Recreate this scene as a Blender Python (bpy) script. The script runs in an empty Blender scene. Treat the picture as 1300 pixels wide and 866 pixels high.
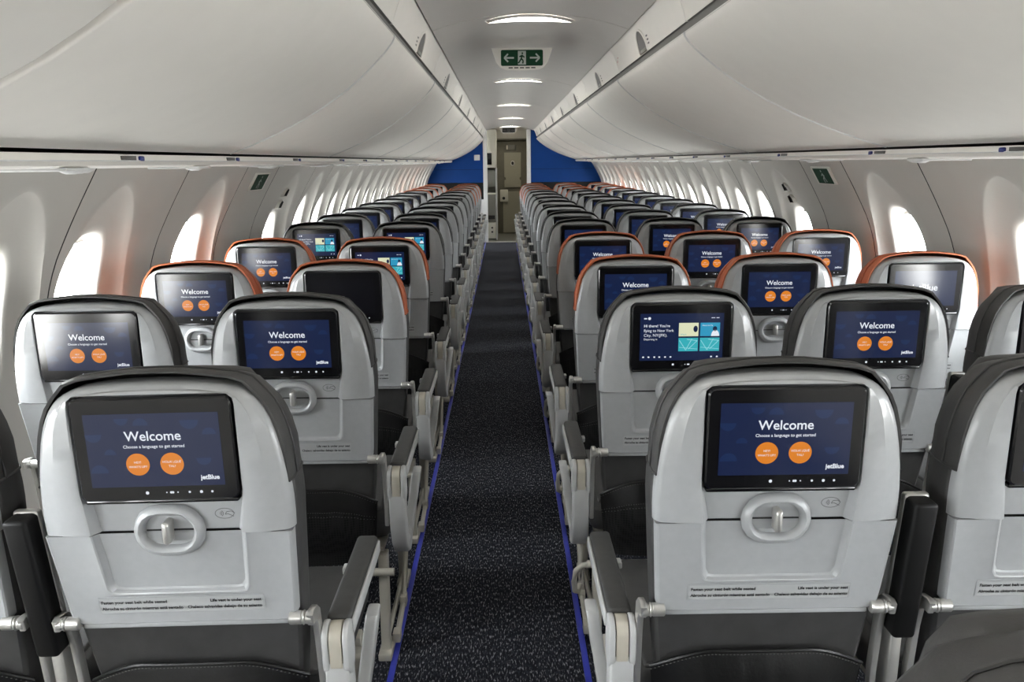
import bpy, bmesh, math, random
from mathutils import Vector, Matrix
random.seed(7)
R = math.radians
scene = bpy.context.scene
COL = scene.collection

# ------------------------------------------------------------------ camera
PITCH, YAW, ROLL = R(12.76), R(-0.48), R(0.60)
cam_data = bpy.data.cameras.new('camera')
cam_data.sensor_width = 36.0
cam_data.lens = 36.0 * 1005.0 / 1300.0
cam_data.clip_start = 0.02
cam = bpy.data.objects.new('camera', cam_data)
COL.objects.link(cam)
cr, sr = math.cos(ROLL), math.sin(ROLL)
right, up, fwd = Vector((cr, 0, -sr)), Vector((sr, 0, cr)), Vector((0, 1, 0))
M = Matrix.Rotation(YAW, 3, 'Z') @ Matrix.Rotation(-PITCH, 3, 'X')
right, up, fwd = M @ right, M @ up, M @ fwd
cam.matrix_world = Matrix((
    (right.x, up.x, -fwd.x, 0.0), (right.y, up.y, -fwd.y, 0.0), (right.z, up.z, -fwd.z, 1.47), (0, 0, 0, 1)))
scene.camera = cam

# ------------------------------------------------------------------ world, exposure
world = bpy.data.worlds.new('world')
scene.world = world
world.use_nodes = True
wn = world.node_tree
bg = wn.nodes['Background']
tcw = wn.nodes.new('ShaderNodeTexCoord'); sxw = wn.nodes.new('ShaderNodeSeparateXYZ'); rpw = wn.nodes.new('ShaderNodeValToRGB')
wn.links.new(tcw.outputs['Generated'], sxw.inputs[0]); mrw = wn.nodes.new('ShaderNodeMapRange')
mrw.inputs['From Min'].default_value = -1.0
wn.links.new(sxw.outputs['Z'], mrw.inputs['Value']); wn.links.new(mrw.outputs[0], rpw.inputs['Fac'])
rpw.color_ramp.elements[0].position = 0.485; rpw.color_ramp.elements[0].color = (0.66, 0.67, 0.66, 1)   # sunlit apron below the horizon
rpw.color_ramp.elements[1].position = 0.515; rpw.color_ramp.elements[1].color = (0.93, 0.97, 1.0, 1)    # bright overcast sky
wn.links.new(rpw.outputs['Color'], bg.inputs['Color'])
bg.inputs['Strength'].default_value = 39.0
scene.view_settings.view_transform = 'Standard'
scene.view_settings.look = 'None'
scene.view_settings.exposure = 0.0
scene.view_settings.gamma = 1.0
scene.view_settings.use_curve_mapping = False
scene.cycles.use_denoising = True
scene.cycles.max_bounces = 10
scene.cycles.diffuse_bounces = 7
scene.cycles.glossy_bounces = 4
scene.cycles.transparent_max_bounces = 12
scene.cycles.caustics_reflective = False
scene.cycles.caustics_refractive = False
scene.cycles.sample_clamp_indirect = 6.0
CEIL_LAMP = 26.0

# ------------------------------------------------------------------ materials
def mat(name, col, rough=0.5, metal=0.0, spec=0.5, emit=None, estr=0.0, coat=0.0, noise=0.0, nscale=40.0, bump=0.0, bscale=300.0):
    m = bpy.data.materials.new(name)
    m.use_nodes = True
    nt = m.node_tree
    b = nt.nodes['Principled BSDF']
    b.inputs['Base Color'].default_value = (*col, 1)
    b.inputs['Roughness'].default_value = rough
    b.inputs['Metallic'].default_value = metal
    b.inputs['Specular IOR Level'].default_value = spec
    if coat:
        b.inputs['Coat Weight'].default_value = coat
        b.inputs['Coat Roughness'].default_value = 0.06
    if emit:
        b.inputs['Emission Color'].default_value = (*emit, 1)
        b.inputs['Emission Strength'].default_value = estr
    if noise or bump:
        tc = nt.nodes.new('ShaderNodeTexCoord')
    if noise:
        nz = nt.nodes.new('ShaderNodeTexNoise')
        nz.inputs['Scale'].default_value = nscale
        nz.inputs['Detail'].default_value = 4
        nt.links.new(tc.outputs['Object'], nz.inputs['Vector'])
        rp = nt.nodes.new('ShaderNodeValToRGB')
        rp.color_ramp.elements[0].position = 0.3
        rp.color_ramp.elements[1].position = 0.7
        rp.color_ramp.elements[0].color = (*[c * (1 - noise) for c in col], 1)
        rp.color_ramp.elements[1].color = (*[min(1, c * (1 + noise)) for c in col], 1)
        nt.links.new(nz.outputs['Fac'], rp.inputs['Fac'])
        nt.links.new(rp.outputs['Color'], b.inputs['Base Color'])
    if bump:
        nb = nt.nodes.new('ShaderNodeTexNoise')
        nb.inputs['Scale'].default_value = bscale
        nb.inputs['Detail'].default_value = 3
        nt.links.new(tc.outputs['Object'], nb.inputs['Vector'])
        bp = nt.nodes.new('ShaderNodeBump')
        bp.inputs['Strength'].default_value = bump
        bp.inputs['Distance'].default_value = 0.001
        nt.links.new(nb.outputs['Fac'], bp.inputs['Height'])
        nt.links.new(bp.outputs['Normal'], b.inputs['Normal'])
    return m

m_shell = mat('shell_grey', (0.375, 0.385, 0.39), 0.34, coat=0.25, noise=0.03, nscale=60)
m_shellrim = m_shell
m_leather = mat('dark_leather', (0.042, 0.0415, 0.041), 0.5, noise=0.15, nscale=25, bump=0.25, bscale=260)
m_orange = mat('orange_leather', (0.43, 0.108, 0.038), 0.5, noise=0.08, nscale=30, bump=0.2, bscale=260)
m_black = mat('black_leather', (0.006, 0.006, 0.006), 0.36, spec=0.35, noise=0.2, nscale=30, bump=0.35, bscale=160)
m_stitch = mat('stitch_thread', (0.09, 0.09, 0.088), 0.7)
m_pad = mat('armrest_pad', (0.040, 0.040, 0.039), 0.55, noise=0.1, nscale=50, bump=0.15)
m_blackpad = mat('black_armrest', (0.004, 0.004, 0.004), 0.5, spec=0.25, noise=0.1, nscale=50)
m_white = mat('white_plastic', (0.66, 0.66, 0.65), 0.35, noise=0.02)
m_arm = mat('armrest_plastic', (0.47, 0.475, 0.47), 0.38, noise=0.02)
m_beige = mat('beige_plastic', (0.46, 0.43, 0.36), 0.45, noise=0.02)
m_metal = mat('brushed_metal', (0.62, 0.61, 0.58), 0.32, metal=0.75, noise=0.04)
m_leg = mat('cream_leg', (0.50, 0.48, 0.42), 0.42, metal=0.2, noise=0.03)
m_bezel = mat('display_glass', (0.004, 0.004, 0.005), 0.15, spec=0.65)
m_seam = mat('seam_dark', (0.02, 0.02, 0.02), 0.7)
m_placard = mat('placard', (0.42, 0.43, 0.43), 0.4)
m_ink = mat('ink', (0.02, 0.02, 0.02), 0.6)
m_inkgrey = mat('symbol_grey', (0.13, 0.13, 0.13), 0.6)
def scr(name, col, s=1.0):
    return mat(name, (0.004, 0.004, 0.006), 0.17, spec=0.75, emit=col, estr=s)
s_navy = scr('screen_navy', (0.0065, 0.0145, 0.056), 0.9)
s_navy2 = scr('screen_navy_shape', (0.0080, 0.024, 0.085), 0.9)
s_white = scr('screen_white', (0.80, 0.84, 0.90), 0.95)
s_orange = scr('screen_orange', (0.80, 0.245, 0.016), 0.85)
s_cream = scr('screen_cream', (0.78, 0.80, 0.55), 0.9)
s_blue = scr('screen_tile_blue', (0.03, 0.33, 0.55), 0.9)
s_teal = scr('screen_tile_teal', (0.04, 0.45, 0.52), 0.9)
s_pale = scr('screen_tile_line', (0.35, 0.75, 0.80), 0.9)
s_off = scr('screen_off', (0.002, 0.002, 0.003), 0.5)
s_glare = scr('screen_logo', (0.010, 0.022, 0.070), 0.9)
SCRM = [s_navy, s_white, s_orange, s_navy2, s_cream, s_blue, s_teal, s_pale, s_off, s_glare]
m_bin = mat('bin_white', (0.83, 0.80, 0.745), 0.6, noise=0.012, nscale=12, bump=0.05, bscale=500)
m_wall = mat('sidewall', (0.63, 0.61, 0.57), 0.55, noise=0.012, nscale=10)
m_ceil = mat('ceiling_panel', (0.72, 0.70, 0.665), 0.5, noise=0.012, nscale=10)
m_groove = mat('groove_grey', (0.17, 0.165, 0.155), 0.6)
m_latchdark = mat('latch_recess', (0.09, 0.085, 0.08), 0.5)
m_green = mat('sign_green', (0.003, 0.042, 0.016), 0.5, spec=0.2)
m_signw = mat('sign_white', (0.42, 0.46, 0.43), 0.45)
m_signoff = mat('sign_unlit', (0.012, 0.014, 0.013), 0.3)
m_bluewall = mat('bulkhead_blue', (0.002, 0.040, 0.20), 0.6, spec=0.2, noise=0.05, nscale=6)
m_darkwall = mat('bulkhead_dark', (0.008, 0.008, 0.008), 0.7, spec=0.2, noise=0.1)
m_bluestrip = mat('path_marking_blue', (0.035, 0.05, 0.42), 0.4, noise=0.1, nscale=30)
m_cream = mat('galley_cream', (0.72, 0.70, 0.60), 0.45, noise=0.02)
m_galley = mat('galley_grey', (0.20, 0.20, 0.17), 0.45, noise=0.04)
m_door = mat('door_khaki', (0.36, 0.345, 0.265), 0.5, noise=0.03)
m_brown = mat('front_wall', (0.16, 0.15, 0.112), 0.55, noise=0.08, nscale=14)
m_red = mat('red_mark', (0.5, 0.04, 0.03), 0.5)
m_bluetab = mat('blue_tab', (0.02, 0.03, 0.18), 0.4)
m_fill_lamp = mat('vestibule_fill_diffuser', (0.9, 0.9, 0.88), 0.4, emit=(1.0, 0.93, 0.80), estr=75.0)  # glow of the lamp added to lighten the vestibule
m_lamp = mat('lamp_diffuser', (0.9, 0.9, 0.88), 0.4, emit=(1.0, 0.965, 0.90), estr=CEIL_LAMP)

def pane_mat():
    m = bpy.data.materials.new('window_pane')
    m.use_nodes = True
    nt = m.node_tree
    nt.nodes.remove(nt.nodes['Principled BSDF'])
    t = nt.nodes.new('ShaderNodeBsdfTransparent')
    g = nt.nodes.new('ShaderNodeBsdfGlossy'); g.inputs['Roughness'].default_value = 0.03
    mx = nt.nodes.new('ShaderNodeMixShader'); mx.inputs[0].default_value = 0.06
    nt.links.new(t.outputs[0], mx.inputs[1]); nt.links.new(g.outputs[0], mx.inputs[2])
    nt.links.new(mx.outputs[0], nt.nodes['Material Output'].inputs['Surface'])
    return m
m_pane = pane_mat()

def carpet_mat():
    m = bpy.data.materials.new('carpet')
    m.use_nodes = True
    nt = m.node_tree
    b = nt.nodes['Principled BSDF']
    b.inputs['Roughness'].default_value = 0.95
    b.inputs['Specular IOR Level'].default_value = 0.1
    tc = nt.nodes.new('ShaderNodeTexCoord')
    def streak(sx, sy, lo, hi):
        mp = nt.nodes.new('ShaderNodeMapping')
        mp.inputs['Scale'].default_value = (sx, sy, 1)
        nt.links.new(tc.outputs['Object'], mp.inputs['Vector'])
        n = nt.nodes.new('ShaderNodeTexNoise')
        n.inputs['Scale'].default_value = 1.0; n.inputs['Detail'].default_value = 2.0
        nt.links.new(mp.outputs[0], n.inputs['Vector'])
        r = nt.nodes.new('ShaderNodeMapRange')
        r.inputs['From Min'].default_value = lo; r.inputs['From Max'].default_value = hi
        nt.links.new(n.outputs['Fac'], r.inputs['Value'])
        return r.outputs[0]
    a = streak(240, 55, 0.56, 0.72)
    c = streak(150, 40, 0.45, 0.75)
    mx1 = nt.nodes.new('ShaderNodeMix'); mx1.data_type = 'RGBA'
    mx1.inputs['A'].default_value = (0.012, 0.013, 0.018, 1)
    mx1.inputs['B'].default_value = (0.032, 0.035, 0.045, 1)
    nt.links.new(c, mx1.inputs['Factor'])
    mx2 = nt.nodes.new('ShaderNodeMix'); mx2.data_type = 'RGBA'
    mx2.inputs['B'].default_value = (0.33, 0.34, 0.37, 1)
    nt.links.new(mx1.outputs['Result'], mx2.inputs['A'])
    nt.links.new(a, mx2.inputs['Factor'])
    nt.links.new(mx2.outputs['Result'], b.inputs['Base Color'])
    return m
m_carpet = carpet_mat()

def pocket_mat():
    m = mat('pocket_mesh', (0.011, 0.011, 0.011), 0.6, spec=0.2)
    nt = m.node_tree; b = nt.nodes['Principled BSDF']
    tc = nt.nodes.new('ShaderNodeTexCoord')
    mp = nt.nodes.new('ShaderNodeMapping'); mp.inputs['Scale'].default_value = (130, 130, 130)
    nt.links.new(tc.outputs['Object'], mp.inputs['Vector'])
    v = nt.nodes.new('ShaderNodeTexVoronoi'); v.inputs['Scale'].default_value = 1.0; v.inputs['Randomness'].default_value = 0.05
    nt.links.new(mp.outputs[0], v.inputs['Vector'])
    rp = nt.nodes.new('ShaderNodeValToRGB')
    rp.color_ramp.elements[0].position = 0.18; rp.color_ramp.elements[0].color = (0.002, 0.002, 0.002, 1)
    rp.color_ramp.elements[1].position = 0.55; rp.color_ramp.elements[1].color = (0.016, 0.016, 0.016, 1)
    nt.links.new(v.outputs['Distance'], rp.inputs['Fac'])
    nt.links.new(rp.outputs['Color'], b.inputs['Base Color'])
    return m
m_pocket = pocket_mat()

# ------------------------------------------------------------------ helpers
class MB:
    """collects shapes with material slots; mesh() makes one mesh"""
    def __init__(self):
        self.v, self.f, self.mi = [], [], []
    def add(self, verts, faces, mi=0):
        o = len(self.v)
        self.v += [tuple(p) for p in verts]
        self.f += [tuple(i + o for i in fc) for fc in faces]
        self.mi += [mi] * len(faces)
        return self
    def bm(self, b, mi=0):
        b.verts.index_update()
        self.add([v.co[:] for v in b.verts], [[v.index for v in f.verts] for f in b.faces], mi)
        b.free()
        return self
    def mesh(self, name, mats, smooth=35):
        me = bpy.data.meshes.new(name)
        me.from_pydata(self.v, [], self.f)
        for m in (mats if isinstance(mats, (list, tuple)) else [mats]):
            me.materials.append(m)
        me.polygons.foreach_set('material_index', self.mi)
        b = bmesh.new(); b.from_mesh(me)
        bmesh.ops.recalc_face_normals(b, faces=b.faces)
        b.to_mesh(me); b.free()
        if smooth:
            me.polygons.foreach_set('use_smooth', [True] * len(me.polygons))
            me.set_sharp_from_angle(angle=R(smooth))
        me.update()
        return me

def loft(mb, rings, closed=False, mi=0, cap0=False, cap1=False):
    n = len(rings[0])
    verts = [p for r in rings for p in r]
    faces = []
    for a in range(len(rings) - 1):
        for i in range(n if closed else n - 1):
            j = (i + 1) % n
            faces.append((a * n + i, a * n + j, (a + 1) * n + j, (a + 1) * n + i))
    if cap0: faces.append(tuple(range(n)))
    if cap1: faces.append(tuple((len(rings) - 1) * n + i for i in range(n)))
    mb.add(verts, faces, mi)

def rbox(mb, x0, x1, y0, y1, z0, z1, r=0.004, seg=2, mi=0):
    b = bmesh.new()
    bmesh.ops.create_cube(b, size=1.0)
    for v in b.verts:
        v.co = Vector(((x0 + x1) / 2 + v.co.x * (x1 - x0), (y0 + y1) / 2 + v.co.y * (y1 - y0), (z0 + z1) / 2 + v.co.z * (z1 - z0)))
    r = min(r, 0.45 * min(abs(x1 - x0), abs(y1 - y0), abs(z1 - z0)))
    if r > 0:
        bmesh.ops.bevel(b, geom=list(b.edges), offset=r, segments=seg, affect='EDGES', profile=0.5)
    mb.bm(b, mi)

def extrude_x(mb, poly, x0, x1, r=0.004, mi=0, seg=2):
    """poly: list of (y,z) in order"""
    b = bmesh.new()
    f = b.faces.new([b.verts.new((x0, y, z)) for y, z in poly])
    e = bmesh.ops.extrude_face_region(b, geom=[f])
    for v in e['geom']:
        if isinstance(v, bmesh.types.BMVert): v.co.x = x1
    b.normal_update()
    if r > 0:
        ed = [e for e in b.edges if abs(e.verts[0].co.x - e.verts[1].co.x) < 1e-6]
        bmesh.ops.bevel(b, geom=ed, offset=r, segments=seg, affect='EDGES', profile=0.5)
    mb.bm(b, mi)

def tube(mb, pts, r, n=8, mi=0):
    pts = [Vector(p) for p in pts]
    rings = []
    for i, p in enumerate(pts):
        t = (pts[min(i + 1, len(pts) - 1)] - pts[max(i - 1, 0)]).normalized()
        a = t.cross(Vector((0, 0, 1)))
        if a.length < 0.1: a = t.cross(Vector((0, 1, 0)))
        a.normalize(); c = t.cross(a)
        rings.append([p + a * (r * math.cos(k * 2 * math.pi / n)) + c * (r * math.sin(k * 2 * math.pi / n)) for k in range(n)])
    loft(mb, rings, True, mi, True, True)

def obj(name, me, parent=None, loc=None):
    o = bpy.data.objects.new(name, me)
    COL.objects.link(o)
    if parent: o.parent = parent
    if loc: o.location = loc
    return o
def tag(o, label=None, cat=None, group=None, kind=None):
    if label: o['label'] = label
    if cat: o['category'] = cat
    if group: o['group'] = group
    if kind: o['kind'] = kind
    return o
def thing(name, label, cat, loc=(0, 0, 0), group=None):
    o = bpy.data.objects.new(name, None); COL.objects.link(o); o.location = loc
    o.empty_display_size = 0.1
    return tag(o, label, cat, group)

def text_data(s, size, align='LEFT', bold=0.0, space=1.0):
    cu = bpy.data.curves.new('txt', 'FONT')
    cu.body = s; cu.size = size; cu.align_x = align; cu.resolution_u = 3
    cu.offset = bold * size; cu.space_character = space
    o = bpy.data.objects.new('txt', cu); COL.objects.link(o)
    dg = bpy.context.evaluated_depsgraph_get()
    me = bpy.data.meshes.new_from_object(o.evaluated_get(dg))
    vs = [v.co.copy() for v in me.vertices]; fs = [tuple(p.vertices) for p in me.polygons]
    bpy.data.objects.remove(o); bpy.data.curves.remove(cu); bpy.data.meshes.remove(me)
    return vs, fs
def text_xz(mb, s, x, z, y, size, mi, align='LEFT', width=None, bold=0.0):
    """flat lettering facing -Y; width: fit to this width"""
    vs, fs = text_data(s, size, align, bold)
    k = 1.0
    if width:
        xs = [v.x for v in vs]; k = width / (max(xs) - min(xs))
    mb.add([(x + v.x * k, y, z + v.y * (k if width else 1)) for v in vs], fs, mi)
def disc_xz(mb, x, z, y, rx, rz=None, mi=0, n=32, a0=0, a1=2 * math.pi):
    rz = rz or rx
    mb.add([(x + rx * math.cos(a0 + (a1 - a0) * k / n), y, z + rz * math.sin(a0 + (a1 - a0) * k / n)) for k in range(n + (0 if a1 - a0 > 6.28 else 1))],
           [tuple(range(n + (0 if a1 - a0 > 6.28 else 1)))], mi)
def rect_xz(mb, x0, x1, z0, z1, y, mi=0):
    mb.add([(x0, y, z0), (x1, y, z0), (x1, y, z1), (x0, y, z1)], [(0, 1, 2, 3)], mi)
def line_xz(mb, pts, w, y, mi):
    for (xa, za), (xb, zb) in zip(pts[:-1], pts[1:]):
        d = Vector((xb - xa, zb - za)); L = d.length
        if L < 1e-9: continue
        n = Vector((-d.y, d.x)) / L * w / 2
        mb.add([(xa - n.x, y, za - n.y), (xb - n.x, y, zb - n.y), (xb + n.x, y, zb + n.y), (xa + n.x, y, za + n.y)], [(0, 1, 2, 3)], mi)

# ================================================================== THE CABIN SHELL
YB, YF = -3.4, 14.9          # rear end of the cabin, front bulkhead
YEND = 16.75                 # wall at the far end of the front vestibule
CW = 0.20                    # centre of the sidewalls
CB = 0.125                   # centre of bins and ceiling
WZ = [0.0, 0.3, 0.6, 0.85, 1.1, 1.28, 1.46, 1.60]
WH = [1.46, 1.58, 1.64, 1.65, 1.615, 1.525, 1.415, 1.33]
def interp(x, xs, ys):
    if x <= xs[0]: return ys[0]
    for i in range(len(xs) - 1):
        if x <= xs[i + 1]:
            t = (x - xs[i]) / (xs[i + 1] - xs[i])
            t2 = t
            return ys[i] + (ys[i + 1] - ys[i]) * t2
    return ys[-1]
def half(z):
    # smoothed wall profile
    return sum(interp(z + d, WZ, WH) for d in (-0.09, -0.045, 0, 0.045, 0.09)) / 5

mb = MB()
mb.add([(-1.9, YB, 0), (2.3, YB, 0), (2.3, YEND + .1, 0), (-1.9, YEND + .1, 0)], [(0, 1, 2, 3)])
tag(obj('floor', mb.mesh('floor', m_carpet, 0)), kind='structure')
for n, x in ((1, -0.348), (2, 0.229)):
    mb = MB(); rbox(mb, x - 0.0095, x + 0.0095, YB + .1, YF - 0.05, -0.001, 0.004, 0.0015)
    tag(obj('trim_%d' % n, mb.mesh('path_marking', m_bluestrip)), kind='structure')

# windows along the wall: (window centre Y, panel start, panel end, kind)
PAN = [(2.68, 2.43, 3.16, 'w'), (3.61, 3.16, 3.88, 'w'), (None, 3.88, 4.42, 'b'), (4.92, 4.42, 5.30, 'x')]
y = 2.43; c = 2.13
while y > YB + 0.3:
    PAN.append((c, y - 0.54, y, 'w')); c -= 0.54; y -= 0.54
YLOW = y
y = 5.30; c = 5.58
while y + 0.54 < YF:
    PAN.append((c, y, y + 0.54, 'w')); c += 0.54; y += 0.54
PAN.append((None, y, YF + 0.1, 'b'))
PAN.sort(key=lambda p: p[1])
ZB, ZT = 0.02, 1.50

def wall_panel_mesh(side, p, y0, y1, kind):
    """panel around one window: star-shaped rings from the panel edge to the window edge"""
    def P(yy, zz, d): return (CW + side * (half(zz) + d), yy, zz)
    mb = MB()
    g = 0.0035
    if kind == 'b':
        zs = [ZB + (ZT - ZB) * k / 24 for k in range(25)]
        rings = [[P(y0, z, 0.012) for z in zs], [P(y0 + g, z, 0) for z in zs], [P(y1 - g, z, 0) for z in zs], [P(y1, z, 0.012) for z in zs]]
        loft(mb, rings[1:3]); loft(mb, rings[:2], False, 1); loft(mb, rings[2:], False, 1)
        return mb.mesh('wall_panel', [m_wall, m_seam], 40)
    N = 96
    wc = 1.045 if kind == 'w' else 0.975
    hw, hh = 0.138, 0.205
    rl, rr = min(p - y0 - 0.035, 0.255), min(y1 - p - 0.035, 0.255)
    rr = max(rr, 0.2); rl = max(min(rl, 0.25), 0.1)
    ztop = 1.405; zbot = 0.42
    outer, reveal, win = [], [], []
    for k in range(N):
        a = 2 * math.pi * k / N + 1e-4
        ca, sa = math.cos(a), math.sin(a)
        # window: superellipse
        e = 2.6
        r = (abs(ca / hw) ** e + abs(sa / hh) ** e) ** (-1 / e)
        win.append((p + r * ca, wc + r * sa))
        # reveal: pointed egg
        rw = rr if ca > 0 else rl
        rh = (ztop - wc) if sa > 0 else (wc - zbot)
        e2 = 1.75 if sa > 0 else 3.0
        r2 = (abs(ca / rw) ** e2 + abs(sa / rh) ** e2) ** (-1 / e2)
        r2 = max(r2, r + 0.012)
        reveal.append((p + r2 * ca, wc + r2 * sa))
        tx = ((y1 - p) if ca > 0 else (p - y0)) / max(abs(ca), 1e-6)
        tz = ((ZT - wc) if sa > 0 else (wc - ZB)) / max(abs(sa), 1e-6)
        t = min(tx, tz)
        outer.append((p + t * ca, wc + t * sa))
    # snap the four corners of the panel
    for cy, cz in ((y0, ZB), (y1, ZB), (y0, ZT), (y1, ZT)):
        i = min(range(N), key=lambda k: (outer[k][0] - cy) ** 2 + (outer[k][1] - cz) ** 2)
        outer[i] = (cy, cz)
    def mix(A, B, t): return [(a[0] + (b[0] - a[0]) * t, a[1] + (b[1] - a[1]) * t) for a, b in zip(A, B)]
    def inset(A):
        out = []
        for a in A:
            out.append((min(max(a[0], y0 + g), y1 - g), a[1]))
        return out
    rings = [[P(q[0], q[1], 0.012) for q in outer]]
    oi = inset(outer)
    rings.append([P(q[0], q[1], 0) for q in oi])
    for t in (0.25, 0.5, 0.75, 0.97):
        rings.append([P(q[0], q[1], 0) for q in mix(oi, reveal, t)])
    rings.append([P(q[0], q[1], 0.004) for q in reveal])
    for t, d in ((0.12, 0.015), (0.3, 0.026), (0.55, 0.034), (0.8, 0.038), (0.93, 0.041)):
        rings.append([P(q[0], q[1], d) for q in mix(reveal, win, t)])
    for s, d in ((1.0, 0.050), (0.97, 0.065), (0.95, 0.10)):
        rings.append([P(p + (q[0] - p) * s, wc + (q[1] - wc) * s, d) for q in win])
    loft(mb, rings[1:], True)
    loft(mb, rings[:2], True, 1)
    return mb.mesh('wall_panel', [m_wall, m_seam], 40)

def window_parts(side, p, kind, panel):
    def P(yy, zz, d): return (CW + side * (half(zz) + d), yy, zz)
    wc = 1.045 if kind == 'w' else 0.975
    mb = MB()
    N = 40; hw, hh = 0.138 * .965, 0.205 * .965
    pts = []
    for k in range(N):
        a = 2 * math.pi * k / N
        r = (abs(math.cos(a) / hw) ** 2.6 + abs(math.sin(a) / hh) ** 2.6) ** (-1 / 2.6)
        pts.append((p + r * math.cos(a), wc + r * math.sin(a)))
    x0 = CW + side * (half(wc) + 0.088)
    lean = (half(wc + .2) - half(wc - .2)) / 0.4 * side
    loft(mb, [[(x0 + lean * (z - wc) + side * d, yy, z) for yy, z in pts] for d in (0, 0.004)], True, 0, True, True)
    obj('window_pane', mb.mesh('window_pane', m_pane, 0), panel)
    # pulled-up shade edge, with its finger grip
    mb = MB()
    zt = wc + hh - 0.004; zb2 = wc + hh - 0.042
    up_ = [q for q in pts if q[1] > zb2]
    up_.sort(key=lambda q: q[0])
    x1 = CW + side * (half(wc) + 0.079)
    ring = [(x1 + lean * (z - wc), yy, z) for yy, z in up_]
    ring2 = [(x1 + lean * (z - wc) + side * 0.005, yy, z) for yy, z in up_]
    loft(mb, [ring, ring2], True, 0, True, True)
    sh = obj('window_shade', mb.mesh('window_shade', m_bin, 30), panel)
    # daylight portal just outside the pane
    ld = bpy.data.lights.new('window_daylight', 'AREA')
    ld.shape = 'RECTANGLE'; ld.size = 0.27; ld.size_y = 0.40
    ld.cycles.is_portal = True
    lo = bpy.data.objects.new('window_daylight', ld); COL.objects.link(lo)
    lo.location = (CW + side * (half(wc) + 0.118), p, wc)
    nrm = Vector((-side, 0, 0)); 
    lo.rotation_euler = nrm.to_track_quat('-Z', 'Y').to_euler()
    return sh

for side, nm in ((-1, 'wall_left'), (1, 'wall_right')):
    w = bpy.data.objects.new(nm, None); COL.objects.link(w); w['kind'] = 'structure'
    for p, y0, y1, kind in PAN:
        pn = obj('wall_panel', wall_panel_mesh(side, p, y0, y1, kind), w)
        if p is not None:
            window_parts(side, p, kind, pn)
        if kind == 'x':
            # two dark finger openings of the exit handle cover, above the window
            for zc, yc in ((1.300, 4.935), (1.228, 4.930)):
                mb = MB()
                d = 0.030
                def P(yy, zz, dd): return (CW + side * (half(zz) + dd), yy, zz)
                q = [(yc - .032, zc - .018), (yc + .032, zc - .022), (yc + .030, zc + .016), (yc - .014, zc + .024), (yc - .032, zc + .006)]
                qo = [(yc + (a - yc) * 1.22, zc + (b_ - zc) * 1.25) for a, b_ in q]
                loft(mb, [[P(a, b_, 0.034) for a, b_ in qo], [P(a, b_, 0.012) for a, b_ in qo], [P(a, b_, 0.014) for a, b_ in q]], True, 0)
                loft(mb, [[P(a, b_, 0.014) for a, b_ in q], [P(a, b_, 0.03) for a, b_ in q]], True, 1, False, True)
                obj('handle_opening', mb.mesh('handle_opening', [m_wall, m_ink], 20), pn)
    # lower sidewall closing strip and hull above the bins (hidden light seal)
    mb = MB()
    for a, b_ in ((0.0, 0.03),):
        mb.add([(CW + side * (half(.0) + .0), YB, -0.01), (CW + side * (half(.0) + .0), YF, -0.01), (CW + side * (half(.03) + .004), YF, .03), (CW + side * (half(.03) + .004), YB, .03)], [(0, 1, 2, 3)])
    o = obj('baseboard_left' if side < 0 else 'baseboard_right', mb.mesh('baseboard', m_wall, 0)); o['kind'] = 'structure'
    # exit marker on the blank panel
    Ys, Zs = 4.17, 1.385
    X = CW + side * half(Zs)
    ln = math.atan2(half(Zs + .04) - half(Zs - .04), .08)
    root = thing('exit_marker', 'green emergency exit placard on the %s sidewall above the overwing exit' % ('left' if side < 0 else 'right'), 'sign', (X, Ys, Zs), 'sidewall exit placards')
    root.rotation_euler = (0, ln * side, 0)
    mb = MB(); rbox(mb, -.006, .006, -.125, .125, -.052, .052, .003)
    obj('frame', mb.mesh('frame', m_bin), root)
    mb = MB()
    s = -side
    rbox(mb, min(s * .0062, s * .008), max(s * .0062, s * .008), -.095, .095, -.044, .044, .0)
    obj('placard', mb.mesh('placard', m_green), root)
    mb = MB()
    xx = s * .0088
    def bar(a, b_, w):
        a = Vector(a); b_ = Vector(b_); d = (b_ - a).normalized(); n = Vector((-d.y, d.x)) * w / 2
        mb.add([(xx, (a - n).x, (a - n).y), (xx, (b_ - n).x, (b_ - n).y), (xx, (b_ + n).x, (b_ + n).y), (xx, (a + n).x, (a + n).y)], [(0, 1, 2, 3)])
    bar((-.006, .018), (-.012, -.004), .012); bar((-.012, -.004), (.008, -.018), .009); bar((.008, -.018), (.004, -.038), .008)
    bar((-.012, -.004), (-.022, -.034), .009); bar((-.006, .014), (.014, .002), .006); bar((-.008, .016), (-.024, .0), .006)
    bar((-.004, .036), (-.004, .024), .012)
    obj('running_figure', mb.mesh('running_figure', m_signw, 0), root)

# hull above (never in view directly; added to seal out sky light above the bins)
mb = MB()
prof = [(-half(1.49) - .0, 1.485), (-1.43, 1.62), (-1.25, 1.9), (-0.95, 2.15), (-.5, 2.3), (.5, 2.3), (.95, 2.15), (1.25, 1.9), (1.43, 1.62), (half(1.49), 1.485)]
loft(mb, [[(CW + a, yy, b_) for a, b_ in prof] for yy in (YB, YF + .02)])
tag(obj('hull_light_seal', mb.mesh('hull_light_seal', m_groove, 0)), kind='structure')
mb = MB()
mb.add([(-1.6, YB, 0), (2.0, YB, 0), (2.0, YB, 2.35), (-1.6, YB, 2.35)], [(0, 1, 2, 3)])
tag(obj('wall_back', mb.mesh('wall_back', m_wall, 0)), kind='structure')

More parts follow.
